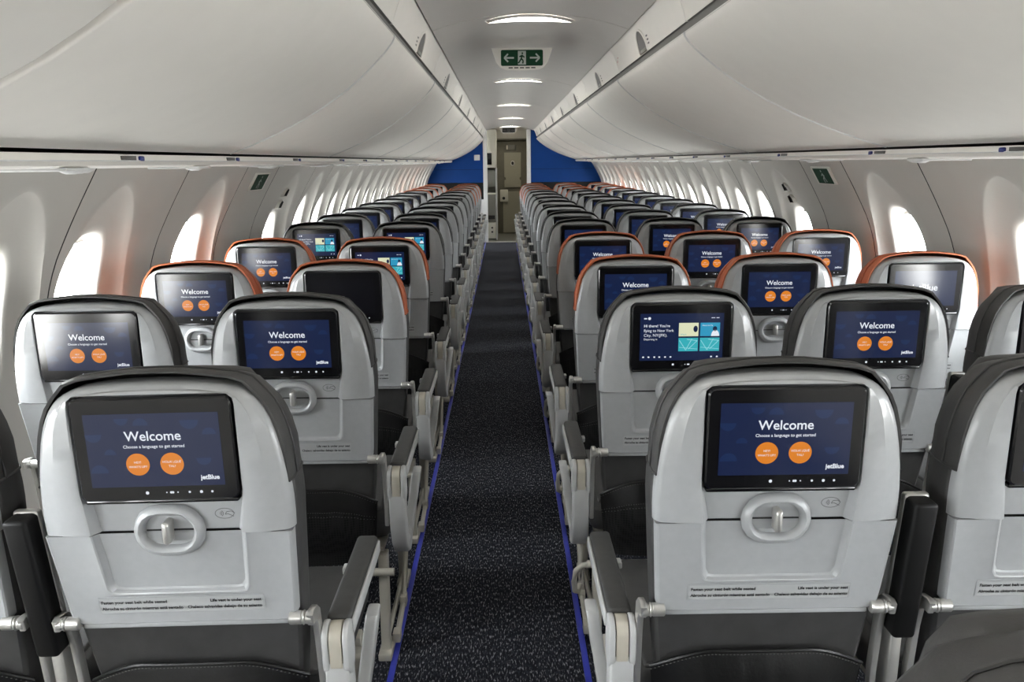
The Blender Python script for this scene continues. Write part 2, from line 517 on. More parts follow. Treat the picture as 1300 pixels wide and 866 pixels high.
# ------------------------------------------------------------------ ceiling panels with crescent lamps
LAMPY = [-1.66, 1.04, 3.74, 6.44, 9.14, 11.84, 14.54]
CE = 0.425
def zc_(x):           # ceiling arch
    t = (x - CB) / CE
    return 2.092 - 0.055 * t * t - 0.012 * t ** 4
ceiling = bpy.data.objects.new('ceiling', None); COL.objects.link(ceiling); ceiling['kind'] = 'structure'
edges = [YB] + [l - 0.10 for l in LAMPY] + [YF + 0.02]
for a, b_ in zip(edges[:-1], edges[1:]):
    mb = MB()
    xs = [CB - CE + 2 * CE * k / 24 for k in range(25)]
    prof = [(a, 0.012), (a + .006, 0.0), (b_ - .006, 0.0), (b_, 0.012)]
    loft(mb, [[(x, yy, zc_(x) + d) for x in xs] for yy, d in prof])
    obj('ceiling_panel', mb.mesh('ceiling_panel', m_ceil, 40), ceiling)
def ordinal(i): return ['first', 'second', 'third', 'fourth', 'fifth', 'sixth', 'seventh', 'eighth', 'ninth', 'tenth', 'eleventh', 'twelfth', 'thirteenth', 'fourteenth', 'fifteenth'][i]
for k, ly in enumerate(LAMPY):
    vis = [i for i in range(len(LAMPY)) if LAMPY[i] > 2]
    if ly > 2:
        lab = '%s crescent ceiling light from the camera, glowing white above the aisle' % ordinal(vis.index(k))
    else:
        lab = 'crescent ceiling light overhead, %s the camera' % ('behind' if ly < 0 else 'just above')
    root = thing('ceiling_light', lab, 'light', (CB, ly, 2.09), 'crescent lights along the ceiling')
    n = 24; W = 0.185
    def lens(sc, dz, grow=0.0):
        near, far = [], []
        for i in range(n + 1):
            t = -1 + 2 * i / n
            x = t * (W + grow)
            s = max(0.0, 1 - abs(t) ** 2.2)
            near.append((x, -0.085 * s - grow, zc_(CB + x) - 2.09 + dz))
            far.append((x, 0.035 * s * 0.6 + grow, zc_(CB + x) - 2.09 + dz))
        return near, far
    mb = MB()
    A, B_ = lens(1, -0.006)
    loft(mb, [A, [((p[0] + q[0]) / 2, (p[1] + q[1]) / 2, p[2] - .003) for p, q in zip(A, B_)], B_])
    obj('diffuser', mb.mesh('diffuser', m_lamp, 40), root)
    mb = MB()
    A2, B2 = lens(1, -0.0005, 0.012)
    loft(mb, [A2, [(p[0], p[1], p[2] - .005) for p in A], A]); loft(mb, [B_, [(p[0], p[1], p[2] - .005) for p in B_], B2])
    obj('rim', mb.mesh('rim', m_ceil, 40), root)

# ------------------------------------------------------------------ overhead bins
BINP0 = [(0.480, 1.884), (0.483, 1.872), (0.492, 1.858), (0.510, 1.838), (0.536, 1.813), (0.572, 1.782), (0.615, 1.747), (0.67, 1.708), (0.743, 1.664), (0.83, 1.618), (0.937, 1.571), (1.04, 1.532), (1.12, 1.506)]
BINK = {-1: 0.90, 1: 1.11}          # the right-hand bins reach further out than the left-hand ones
def binp(side): return [(0.48 + (x - 0.48) * BINK[side], z) for x, z in BINP0]
FASC = [(0.484, 1.916), (0.474, 1.95), (0.455, 2.0), (0.428, 2.034)]
PITCHB = 1.56
seams = [2.78 + PITCHB * k for k in range(-4, 8)]
spans = list(zip(seams[:-1], seams[1:])) + [(seams[-1], YF - 0.035)]
def bin_unit(side, y0, y1, idx, n_in_view):
    L = y1 - y0
    sname = 'left' if side < 0 else 'right'
    if n_in_view is not None:
        lab = 'white overhead bin with latch on the %s side, %s from the camera' % (sname, ordinal(n_in_view))
    else:
        lab = 'white overhead bin on the %s side, %s one behind the camera' % (sname, ['third', 'second', 'first'][min(idx, 2)])
    root = thing('overhead_bin', lab, 'overhead bin', (CB, y0, 0), 'overhead bins along the %s side' % sname)
    BINP = binp(side)
    g = 0.0085; ge = 0.014 if abs(y1 - 1.22) < .01 else 0.0005
    # door: curved sheet with thickness and rounded ends
    def off(k):   # inward normal offset of the profile
        a = Vector(BINP[max(k - 1, 0)]); b_ = Vector(BINP[min(k + 1, len(BINP) - 1)])
        t = (b_ - a).normalized(); return Vector((-t.y, t.x)) * 1.0
    def ring(yy, d):
        out = []
        for k, (x, z) in enumerate(BINP):
            n = off(k)            # points up/outwards, into the bin
            if n.x < 0: n = -n
            out.append((side * (x + n.x * d), yy, z + n.y * d))
        return out
    mb = MB()
    loft(mb, [ring(g, .03), ring(g, .006), ring(g + .002, .0015), ring(g + .007, 0), ring(L / 2, 0), ring(L - ge - .007, 0), ring(L - ge - .002, .0015), ring(L - ge, .006), ring(L - ge, .03)])
    door = obj('door', mb.mesh('door', m_bin, 50), root)
    # carcass behind the door gap, slightly recessed white joint
    mb = MB()
    loft(mb, [ring(.008 if abs(y0 - 1.22) < .01 else .0, .012), ring(L - (.014 if abs(y1 - 1.22) < .01 else 0), .012)])
    obj('carcass', mb.mesh('carcass', m_bin, 50), root)
    if abs(y0 - 1.22) > .01:
        mb = MB()
        loft(mb, [ring(.0005, .012), ring(.0005, .001), ring(.002, -.003), ring(.006, -.003), ring(.0078, .001), ring(.0078, .012)])
        obj('joint_bead', mb.mesh('joint_bead', m_white, 50), root)
    # fascia strip above the door
    mb = MB()
    def fr(yy, d): return [(side * (x + d), yy, z) for x, z in FASC]
    loft(mb, [fr(.0, .01), fr(.003, .002), fr(.008, 0), fr(L - .008, 0), fr(L - .003, .002), fr(L, .01)])
    obj('fascia', mb.mesh('fascia', m_bin, 50), root)
    # dark groove between fascia and door
    mb = MB()
    loft(mb, [[(side * x, yy, z) for x, z in ((.483, 1.919), (.496, 1.917), (.498, 1.884), (.479, 1.880))] for yy in (0, L)])
    obj('groove', mb.mesh('groove', m_groove, 0), root)
    # latch: arched recess on the fascia, centre of the bin
    yc = L / 2
    def fx(z):
        return interp(z, [p[1] for p in FASC], [p[0] for p in FASC])
    mb = MB()
    N = 16
    oc, ic = [], []
    for k in range(N + 1):
        a = math.pi * k / N
        oc.append((yc - .100 * math.cos(a), 1.917 + .096 * math.sin(a) ** .8))
        ic.append((yc - .088 * math.cos(a), 1.918 + .085 * math.sin(a) ** .8))
    loft(mb, [[(side * (fx(z) - .0015), yy, z) for yy, z in oc], [(side * (fx(z) - .006), yy, z) for yy, z in ic]], False, 0)
    loft(mb, [[(side * (fx(z) - .006), yy, z) for yy, z in ic], [(side * (fx(z) + .004), yy, z) for yy, z in ic]], False, 0)
    lr = obj('latch_recess', mb.mesh('latch_recess', m_bin, 40), root)
    mb = MB()
    mb.add([(side * (fx(z) - .0025), yy, z) for yy, z in ic], [tuple(range(N + 1))], 0)
    obj('recess_floor', mb.mesh('recess_floor', m_latchdark, 0), root)
    mb = MB(); rbox(mb, min(side * .476, side * .484), max(side * .476, side * .484), yc - .065, yc + .065, 1.918, 1.955, .003)
    obj('latch', mb.mesh('latch', m_galley), root)
    # small printed load placard beside the latch
    mb = MB()
    for i in range(3):
        zz = 1.965 - i * .014
        mb.add([(side * (fx(zz + dz) - .0012), yc - .15 + dy, zz + dz) for dy, dz in ((0, 0), (.035, 0), (.035, .006), (0, .006))], [(0, 1, 2, 3)])
    obj('load_placard', mb.mesh('load_placard', m_latchdark, 0), root)
    return root
for side in (-1, 1):
    j = 0
    for i, (a, b_) in enumerate(spans):
        if b_ > 0.9: n = j; j += 1
        else: n = None
        bin_unit(side, a, b_, i, n)
    # red tag under the fascia of the bin by the exit
mb = MB()
for dz in (0, .02): mb.add([(CB + .462, 4.22 + dy, 1.955 + dz + z) for dy, z in ((0, 0), (.02, 0), (.012, .016))], [(0, 1, 2)])
o = obj('exit_arrow_decal', mb.mesh('exit_arrow_decal', m_red, 0))
tag(o, 'small red arrow marks on the fascia above the right bins', 'decal')

# ------------------------------------------------------------------ passenger service rails and units
def psu_rail(side):
    nm = 'left' if side < 0 else 'right'
    xi = CB + side * (binp(side)[-1][0] + .007); xo = CW + side * (half(1.47) - .003)
    root = thing('service_rail', 'white passenger service rail under the %s overhead bins' % nm, 'rail', (0, 0, 0), 'service rails under the bins')
    mb = MB()
    prof = [(xi, 1.498), (xi - side * .002, 1.482), (xi + side * .006, 1.471), (xi + side * .02, 1.466), (xo, 1.463), (xo, 1.472)]
    loft(mb, [[(x, yy, z) for x, z in prof] for yy in (YB + .02, YF - .004)])
    obj('rail_body', mb.mesh('rail_body', m_bin, 25), root)
    mb = MB(); rbox(mb, min(xi - side * .006, xi - side * .001), max(xi - side * .006, xi - side * .001), YB + .02, YF - .004, 1.4805, 1.4835, .001)
    obj('rail_bead', mb.mesh('rail_bead', m_white), root)
    return xi, xo, root
rails = {s: psu_rail(s) for s in (-1, 1)}

# ================================================================== SEATS
OUT = [(.2180, .846), (.2190, .875), (.2185, .906), (.2155, .945), (.2105, .98), (.2035, 1.015), (.1955, 1.043), (.185, 1.066), (.171, 1.085), (.152, 1.098), (.128, 1.1065), (.09, 1.1118), (.045, 1.1147), (0, 1.1155)]
def sym(half_pts):
    return [(-x, z) for x, z in half_pts] + [(x, z) for x, z in reversed(half_pts[:-1])]
def resample(pts, n):
    d = [0]
    for a, b_ in zip(pts[:-1], pts[1:]): d.append(d[-1] + math.hypot(b_[0] - a[0], b_[1] - a[1]))
    out = []
    for k in range(n):
        t = d[-1] * k / (n - 1)
        for i in range(len(pts) - 1):
            if t <= d[i + 1] + 1e-9:
                u = (t - d[i]) / max(d[i + 1] - d[i], 1e-9)
                out.append((pts[i][0] + (pts[i + 1][0] - pts[i][0]) * u, pts[i][1] + (pts[i + 1][1] - pts[i][1]) * u)); break
    return out
def corner(cx, cz, r, a0, a1, n=6):
    return [(cx + r * math.cos(R(a0 + (a1 - a0) * k / n)), cz + r * math.sin(R(a0 + (a1 - a0) * k / n))) for k in range(n + 1)]
def rrect(x0, x1, z0, z1, r, n=5):
    return corner(x1 - r, z1 - r, r, 0, 90, n) + corner(x0 + r, z1 - r, r, 90, 180, n) + corner(x0 + r, z0 + r, r, 180, 270, n) + corner(x1 - r, z0 + r, r, 270, 360, n)
NP = 61
outline = resample(sym(OUT), NP)
def scale_out(k, zk=None, z0=.846):
    return [(x * k, z0 + (z - z0) * (zk if zk else k)) for x, z in outline]

def build_shell():
    mb = MB()
    inner_half = [(.131, .846), (.137, .905)] + [(.1395, .92)] + corner(.1395 - .016, 1.0985 - .016, .016, 0, 90, 6)[0:] + [(.05, 1.0985), (0, 1.0985)]
    inner = resample(sym(inner_half), NP)
    inner2_half = [(.120, .846), (.130, .90), (.1375, .918)] + corner(.1375 - .015, 1.0965 - .015, .015, 0, 90, 6) + [(.05, 1.0965), (0, 1.0965)]
    inner2 = resample(sym(inner2_half), NP)
    def off(dx, dz): return [(x * (1 - dx / .2185), z if z < .9 else z - dz * min(1, (z - .9) / .1)) for x, z in outline]
    def mixp(A, B, t): return [(a[0] + (b[0] - a[0]) * t, a[1] + (b[1] - a[1]) * t) for a, b in zip(A, B)]
    rings = [(outline, .045), (outline, .018), (off(.0025, .002), .0105), (off(.0065, .005), .0045), (off(.012, .009), .0008),
             (mixp(off(.013, .008), inner, .30), -.003), (mixp(off(.013, .008), inner, .34), -.0045), (mixp(off(.013, .008), inner, .93), -.0075), (inner, -.006), (mixp(inner, inner2, .5), .004), (inner2, .013)]
    loft(mb, [[(x, y, z) for x, z in ring] for ring, y in rings])
    # closing strips at the lower end
    n = len(mb.v) // 1
    for e in (0, NP - 1):
        mb.add([(ring[e][0], y, ring[e][1]) for ring, y in rings] + [(rings[-1][0][e][0], .045, .846)], [tuple(range(len(rings) + 1))])
    # recess floor
    mb.add([(x, .013, z) for x, z in inner2], [tuple(range(NP))])
    return mb.mesh('back_shell', m_shell, 28)

def build_display():
    mb = MB()
    o = rrect(-.135, .135, .9105, 1.0935, .013)
    i = rrect(-.132, .132, .9135, 1.0905, .011)
    loft(mb, [[(x, .012, z) for x, z in o], [(x, -.0075, z) for x, z in o], [(x, -.0100, z) for x, z in i]], True, 0, False, True)
    rbox(mb, -.131, .131, -.006, .012, .9035, .911, .003)
    # touch icons under the screen
    y = -.0104
    zc = .9255
    for x, r in ((-.021, .0030), (.012, .0013), (.0195, .0022), (.0225, .0022), (.031, .0013), (.051, .0021), (.071, .0027), (.0895, .0021)):
        disc_xz(mb, x, zc, y, r, r, 1, 10)
    return mb.mesh('display', [m_bezel, s_white], 30)

def build_screen(kind):
    mb = MB()
    x0, x1, z0, z1 = -.1130, .1130, .9370, 1.0670
    W, H = x1 - x0, z1 - z0
    yb, y = -.0103, -.0106
    def X(u): return x0 + u * W
    def Z(v): return z1 - v * H
    bgm = {'welcome': 0, 'home': 0, 'off': 8, 'logo': 9, 'navy': 0}[kind]
    rect_xz(mb, x0, x1, z0, z1, yb, bgm)
    if kind in ('welcome', 'navy'):
        for u, v, r, a in ((.06, .27, .014, 180), (.075, .80, .015, 0), (.28, .06, .012, 180), (.42, .16, .013, 0), (.78, .10, .016, 180), (.92, .30, .012, 0), (.17, .55, .010, 0), (.86, .62, .013, 180)):
            disc_xz(mb, X(u), Z(v), yb - .0001, r, r, 3, 14, R(a), R(a + 180))
    if kind == 'welcome':
        text_xz(mb, 'Welcome', 0, Z(.365), y, .02, 1, 'CENTER', .42 * W, .012)
        text_xz(mb, 'Choose a language to get started', 0, Z(.465), y, .01, 1, 'CENTER', .455 * W, .012)
        for u in (.365, .62):
            disc_xz(mb, X(u), Z(.69), y, .0198, .0198, 2, 36)
        text_xz(mb, 'HEY!', X(.365), Z(.675), y - .0003, .0058, 1, 'CENTER', None, .0)
        text_xz(mb, "WHAT'S UP!?", X(.365), Z(.735), y - .0003, .0058, 1, 'CENTER', .031)
        text_xz(mb, 'HOLA! \u00bfQU\u00c9', X(.62), Z(.675), y - .0003, .0058, 1, 'CENTER', .031)
        text_xz(mb, 'TAL?', X(.62), Z(.735), y - .0003, .0058, 1, 'CENTER', None)
    if kind in ('welcome', 'navy'):
        text_xz(mb, 'jetBlue', X(.963), Z(.915), y, .01, 1, 'RIGHT', .143 * W, .03)
    if kind == 'logo':
        text_xz(mb, 'jetBlue', 0, Z(.56), y, .02, 1, 'CENTER', .42 * W, .012)
    if kind == 'home':
        disc_xz(mb, X(.11), Z(.10), y, .004, .004, 1, 16); rect_xz(mb, X(.045), X(.08), Z(.115), Z(.09), y, 1)
        rect_xz(mb, X(.85), X(.895), Z(.105), Z(.09), y, 1); rect_xz(mb, X(.91), X(.945), Z(.105), Z(.09), y, 1)
        rect_xz(mb, X(.15), X(.84), Z(.1), Z(.096), y, 3)
        text_xz(mb, "Hi there! You're", X(.045), Z(.285), y, .0105, 1, 'LEFT', .31 * W, .012)
        text_xz(mb, "flying to New York", X(.045), Z(.385), y, .0105, 1, 'LEFT', .36 * W, .004)
        text_xz(mb, "City, NY(JFK).", X(.045), Z(.485), y, .0105, 1, 'LEFT', .28 * W, .0)
        text_xz(mb, "Departing in", X(.045), Z(.56), y, .005, 1, 'LEFT', .16 * W)
        for i, (u, v, k) in enumerate(((.465, .20, 4), (.722, .20, 5), (.465, .52, 6), (.722, .52, 6))):
            rect_xz(mb, X(u), X(u + .235), Z(v + .285), Z(v), y, k)
            if k == 6:
                yy = y - .0002
                line_xz(mb, [(X(u + .01), Z(v + .05)), (X(u + .09), Z(v + .26)), (X(u + .16), Z(v + .02))], .0016, yy, 7)
                line_xz(mb, [(X(u + .10), Z(v + .03)), (X(u + .225), Z(v + .06)), (X(u + .12), Z(v + .24))], .0016, yy, 7)
                line_xz(mb, [(X(u + .01), Z(v + .2)), (X(u + .23), Z(v + .24))], .0012, yy, 7)
            elif k == 4:
                yy = y - .0002
                disc_xz(mb, X(u + .2), Z(v + .13), yy, .006, .009, 0, 14)
                text_xz(mb, 'Watch', X(u + .02), Z(v + .26), yy, .006, 6)
            else:
                yy = y - .0002
                disc_xz(mb, X(u + .18), Z(v + .285), yy, .011, .017, 1, 16, 0, math.pi)
                disc_xz(mb, X(u + .175), Z(v + .13), yy, .006, .007, 0, 16)
                text_xz(mb, 'About the Fly', X(u + .02), Z(v + .07), yy, .005, 1, 'LEFT', .13 * W)
        for u in (.045, .11, .18, .24, .31, .375, .865, .935):
            disc_xz(mb, X(u), Z(.925), y, .0028, .0022, 1, 12)
        rect_xz(mb, x0, x1, Z(.862), Z(.858), y, 3)
    return mb.mesh('screen', SCRM, 0)

def tray_y(z): return .004 + (.838 - z) * .125
def build_tray():
    mb = MB()
    n = 41
    outer = resample([(-.2155, .8430)] + [(-.2045, .672)] + [(-.200, .660), (-.190, .656)] + [(0, .656), (.190, .656), (.200, .660), (.2045, .672), (.2155, .8430)], n)
    outer[0] = (-.2155, .8430); outer[-1] = (.2155, .8430)
    r = .013
    inh = [(-.1325, .8430), (-.1245, .737)] + [(-.1245 + r - r * math.cos(R(a)), .737 - r * math.sin(R(a))) for a in (15, 30, 45, 60, 75, 90)]
    inn = resample(inh + [(0, .724)] + [(-x, z) for x, z in reversed(inh)], n)
    def mixp(A, B, t): return [(a[0] + (b[0] - a[0]) * t, a[1] + (b[1] - a[1]) * t) for a, b in zip(A, B)]
    rings = [(outer, .024), (outer, .002), (mixp(outer, inn, .02), -.002), (mixp(outer, inn, .06), -.004), (mixp(outer, inn, .12), -.0032), (mixp(outer, inn, .90), -.0032), (mixp(outer, inn, .965), -.0052), (inn, -.004), ([(x * .965, z + .0025 if z < .74 else z) for x, z in inn], .0035), ([(x * .94, z + .006 if z < .74 else z) for x, z in inn], .006)]
    loft(mb, [[(x, tray_y(z) + y, z) for x, z in ring] for ring, y in rings])
    for k in range(len(rings) - 1): pass
    for s in (0, n - 1):
        mb.add([(ring[s][0], tray_y(ring[s][1]) + y, .8430) for ring, y in rings] + [(rings[-1][0][s][0], .03, .8430)], [tuple(range(len(rings) + 1))])
    last = rings[-1][0]
    mb.add([(x, tray_y(z) + .006, z) for x, z in last], [tuple(range(n))])
    # lip along the lower edge
    rbox(mb, -.188, .188, .026, .040, .647, .657, .003)
    return mb.mesh('tray_table', m_shell, 28)

def stadium(hx, hz, zc, n=8):
    r = hz
    return [(hx - r + r * math.cos(R(a)), zc + r * math.sin(R(a))) for a in [-90 + 180 * k / n for k in range(n + 1)]] + [(-hx + r + r * math.cos(R(a)), zc + r * math.sin(R(a))) for a in [90 + 180 * k / n for k in range(n + 1)]]
def build_latch_ring():
    mb = MB(); zc = .847
    rings = [(.0630, .0485, .010), (.0605, .0460, .0030), (.0560, .0415, -.0020), (.0510, .0365, -.0035), (.0475, .0330, -.0015), (.0445, .0300, .004), (.0430, .0285, .012)]
    loft(mb, [[(x, y, z) for x, z in stadium(hx, hz, zc)] for hx, hz, y in rings], True)
    mb.add([(x, .0115, z) for x, z in stadium(.0430, .0285, zc)], [tuple(range(18))])
    rbox(mb, -.041, .041, .0095, .0118, .8455, .848, .0, mi=1)
    return mb.mesh('latch_surround', [m_shell, m_seam], 40)
def build_latch():
    mb = MB()
    loft(mb, [[(x * s, y, .848 + (z) * t) for x, z in rrect(-.0075, .0075, -.021, .021, .006, 4)] for s, t, y in ((.9, 1, .012), (.9, 1, -.006), (.7, .92, -.0105), (.4, .8, -.012))], True, 0, False, True)
    return mb.mesh('latch', m_metal, 40)
def build_placard():
    mb = MB()
    o = rrect(-.150, .150, .680, .7155, .004, 3); i = rrect(-.147, .147, .683, .7125, .003, 3)
    Y = lambda z, d: tray_y(z) - .0032 + d
    loft(mb, [[(x, Y(z, 0), z) for x, z in o], [(x, Y(z, -.0012), z) for x, z in o], [(x, Y(z, -.0012), z) for x, z in i], [(x, Y(z, -.0004), z) for x, z in i]], True, 0)
    mb.add([(x, Y(z, -.0004), z) for x, z in i], [tuple(range(len(i)))], 1)
    for s, x, z, al, w in (('Fasten your seat belt while seated', -.144, .7015, 'LEFT', .118), ('Abroche su cintur\u00f3n mientras est\u00e1 sentado', -.144, .6885, 'LEFT', .146),
                           ('Life vest is under your seat', .144, .7015, 'RIGHT', .092), ('Chaleco salvavidas debajo de su asiento', .144, .6885, 'RIGHT', .134)):
        vs, fs = text_data(s, .01, al, .035)
        xs = [v.x for v in vs]; k = w / (max(xs) - min(xs))
        mb.add([(x + v.x * k, Y(z + v.y * .0085 / .01, -.0010), z + v.y * .0085 / .01) for v in vs], fs, 2)
    return mb.mesh('safety_placard', [m_shell, m_placard, m_ink], 20)
def build_symbol():
    mb = MB(); y = .0126; cx, cz = .097, .874
    pts = [(cx + .0165 * math.cos(R(a)), cz + .0095 * math.sin(R(a))) for a in range(0, 361, 15)]
    line_xz(mb, pts, .0012, y, 0)
    for i, r in enumerate((.003, .0055, .008)):
        line_xz(mb, [(cx - .010 + r * math.cos(R(a)), cz + r * 0.8 * math.sin(R(a))) for a in range(-50, 51, 20)], .0012, y, 0)
    line_xz(mb, [(cx + .016, cz - .006), (cx + .006, cz - .001), (cx + .001, cz - .002), (cx + .004, cz + .003), (cx + .012, cz + .004), (cx + .018, cz)], .0013, y, 0)
    return mb.mesh('contactless_symbol', m_inkgrey, 0)

def back_ring(k, y, dz=0.0, lo=None):
    pass
COVZ = .93       # lower end of the headrest cover
def cushion_rings(z_lo, z_hi, steps):
    return None
def build_backrest(z_split):
    """leather body of the seat back: (upper cover mesh, lower backrest mesh)"""
    full = [(.186, .47), (.196, .55), (.205, .65), (.213, .75), (.2195, .84)] + [(x + .0025, z + .001) for x, z in OUT[1:4]] + [(x + .006, z + .008) for x, z in OUT[4:9]] + [(x * 1.03, z + .0175) for x, z in OUT[9:12]] + [(.045, 1.1345), (0, 1.1355)]
    def part(upper):
        pts = [p for p in full if (p[1] >= z_split if upper else p[1] <= z_split)]
        # exact split point
        for a, b_ in zip(full[:-1], full[1:]):
            if a[1] < z_split < b_[1]:
                t = (z_split - a[1]) / (b_[1] - a[1]); sp = (a[0] + (b_[0] - a[0]) * t, z_split)
        if upper:
            hp = [sp] + pts
            ol = sym(hp)
        else:
            hp = [sp] + list(reversed(pts))
            ol = [(-x, z) for x, z in hp] + [(x, z) for x, z in reversed(hp)]
        def lean(z): return max(0, (.84 - z)) * .125
        mb = MB()
        cx, cz = 0, (.98 if upper else .7)
        prof = [(.955, .012), (.982, .011), (1.0, .024), (1.0, .075), (.985, .098), (.94, .112), (.80, .121)]
        if not upper: prof = [(.965, .020), (.992, .024), (1.0, .032), (1.0, .075), (.985, .098), (.94, .112), (.80, .121)]
        rings = []
        for s, y in prof:
            rg = []
            for x, z in ol:
                k = s
                zz = z if abs(z - z_split) < 1e-6 else (cz + (z - cz) * (1 - (1 - s) * .8) if upper and z > cz else z)
                bulge = 0; zz -= (max(0, y - .032) * .22 * max(0, min(1, (z - 1.0) / .1)) if upper else 0)
                rg.append((x * k, y + lean(z) + bulge * (1 if y > .06 else 0), zz))
            rings.append(rg)
        loft(mb, rings, not upper)
        # front face and split-line closure
        n = len(ol)
        mb.add(rings[-1], [tuple(range(n))])
        if upper:
            mb.add([r[0] for r in rings] + [r[-1] for r in reversed(rings)], [tuple(range(2 * len(rings)))])
            tube(mb, [(p[0] * 1.004, p[1], p[2] + .0012) for p in [((a[0] + b_[0]) / 2, (a[1] + b_[1]) / 2, (a[2] + b_[2]) / 2) for a, b_ in zip(rings[2], rings[3])]], .0022, 6)
            # seam roll where the cover ends
            for s_ in (-1, 1):
                e = 0 if s_ < 0 else -1
                tube(mb, [(r[e][0] * 1.0, r[e][1], r[e][2] + .002) for r in rings[1:6]], .0026, 6)
        else:
            mb.add(rings[0], [tuple(range(n))])
        return mb
    return part(True), part(False)

def build_headpad():
    mb = MB()
    rings = []
    for k_, y in ((.92, .088), (.985, .094), (1.0, .104), (1.0, .118), (.97, .13), (.85, .138)):
        o = [(.155, .93), (.160, 1.0), (.158, 1.05), (.150, 1.085), (.132, 1.108), (.105, 1.1125), (.05, 1.115), (0, 1.1155)]
        rings.append([(x * k_, y, .93 + (z - .93) * (1 - (1 - k_) * .35)) for x, z in sym(o)])
    loft(mb, rings, True, 0, True, True)
    return mb.mesh('headrest_pad', m_leather, 60)
def build_lower_panel():
    mb = MB()
    def L(z): return .048 + (.66 - z) * .13
    pr = [(.196, .655), (.198, .60), (.192, .54), (.186, .47)]
    rings = []
    for k in range(13):
        t = -1 + 2 * k / 12
        rings.append([(w * t, L(z) - .006 * (1 - t ** 4), z) for w, z in pr])
    loft(mb, rings)
    return mb.mesh('lower_back_panel', m_leather, 40)
def build_pocket():
    mb = MB()
    nx, nz = 22, 12
    def top(t): return .566 - .050 * max(0, (abs(t) - .45) / .55) ** 1.6
    rings = []
    for j in range(nz + 1):
        v = j / nz
        rg = []
        for i in range(nx + 1):
            t = -1 + 2 * i / nx
            zt = top(t); z = zt + (.325 - zt) * v
            w = .205 - .018 * v
            bul = (1 - abs(t) ** 3.5)
            y = .062 - bul * (.030 + .022 * math.sin(math.pi * min(1, v * 1.15 + .02)) ) + .012 * v + .003 * math.sin(i * 2.1) * math.sin(math.pi * v)
            rg.append((w * t, y, z))
        rings.append(rg)
    loft(mb, rings[:4], False, 0); loft(mb, rings[3:], False, 1)
    # rolled top hem
    tube(mb, [(p[0], p[1] - .001, p[2] + .001) for p in rings[0]], .0035, 6, 0)
    # back side so that the pocket is closed
    mb.add([rings[0][0], rings[0][nx], rings[nz][nx], rings[nz][0]], [(0, 1, 2, 3)], 0)
    return mb.mesh('literature_pocket', [m_black, m_pocket], 50), rings
def build_stitches(rings):
    mb = MB()
    for rr, dz, cnt in ((rings[0], -.006, 60), (rings[3], -.002, 60), (rings[4], .006, 48)):
        for k in range(cnt):
            t = (k + .2) / cnt * (len(rr) - 1); i = min(int(t), len(rr) - 2); u = t - i
            p = [rr[i][a] + (rr[i + 1][a] - rr[i][a]) * u for a in range(3)]
            s = .0017
            mb.add([(p[0] - s, p[1] - .002, p[2] + dz - .0008), (p[0] + s, p[1] - .002, p[2] + dz - .0008), (p[0] + s, p[1] - .002, p[2] + dz + .0008), (p[0] - s, p[1] - .002, p[2] + dz + .0008), (p[0], p[1] + .001, p[2] + dz)], [(0, 1, 2, 3), (0, 1, 4), (1, 2, 4), (2, 3, 4), (3, 0, 4)])
    return mb.mesh('stitching', m_stitch, 0)
def build_cushion():
    mb = MB()
    rbox(mb, -.226, .226, .14, .60, .355, .455, .03, 3)
    rbox(mb, -.20, .20, .15, .585, .445, .462, .008, 2)
    return mb.mesh('seat_cushion', m_leather, 60)
def build_hinge(s):
    mb = MB()
    n = 14
    for x0, x1, r in ((.190, .214, .0125), (.214, .219, .0135), (.219, .232, .012)):
        loft(mb, [[(s * x, .022 + r * k_ * math.cos(2 * math.pi * k / n), .662 + r * k_ * math.sin(2 * math.pi * k / n)) for k in range(n)] for x, k_ in ((x0, .85), (x0 + .002, 1), (x1 - .002, 1), (x1, .85))], True, 0, True, True)
    return mb.mesh('tray_hinge', m_metal, 40)
def build_trayarm(s):
    mb = MB()
    poly = [(.010, .672), (.022, .677), (.048, .672), (.066, .655), (.074, .60), (.082, .50), (.078, .44), (.060, .44), (.060, .50), (.052, .60), (.044, .640), (.030, .650), (.014, .650)]
    extrude_x(mb, poly, s * .223, s * .236, .003)
    return mb.mesh('tray_arm', m_metal, 40)

AX = .262
def build_arm_pad(s):
    mb = MB()
    rbox(mb, s * AX - .0235, s * AX + .0235, .088, .425, .600, .6235, .009, 3)
    return mb.mesh('armrest_pad', m_pad, 50)
def build_arm_body(s):
    mb = MB()
    rbox(mb, s * AX - .0245, s * AX + .0245, .07, .420, .566, .602, .008, 3)
    rbox(mb, s * (AX + .0265) - .003, s * (AX + .0265) + .003, .09, .415, .585, .614, .0025, 2)
    rbox(mb, s * (AX - .030) - .006, s * (AX - .030) + .006, .30, .325, .590, .606, .003, 2)
    return mb.mesh('armrest_body', m_arm, 50)
def capsule(y0, z_top, z_bot, r, n=10):
    return [(y0 + r * math.cos(R(a)), z_top - r + r * math.sin(R(a))) for a in [180 * k / n for k in range(n + 1)]] + [(y0 + r * math.cos(R(a)), z_bot + r + r * math.sin(R(a))) for a in [180 + 180 * k / n for k in range(n + 1)]]
def build_pivot(s):
    mb = MB()
    extrude_x(mb, capsule(.072, .621, .515, .030), s * AX - .0255, s * AX - .0135, .003)
    extrude_x(mb, capsule(.072, .621, .515, .030), s * AX + .0135, s * AX + .0255, .003)
    return mb.mesh('pivot_cover', m_arm, 40)
def build_pivot_strip(s):
    mb = MB()
    extrude_x(mb, capsule(.072, .6195, .516, .0285), s * AX - .0115, s * AX + .0115, .001)
    return mb.mesh('pivot_strip', m_beige, 40)
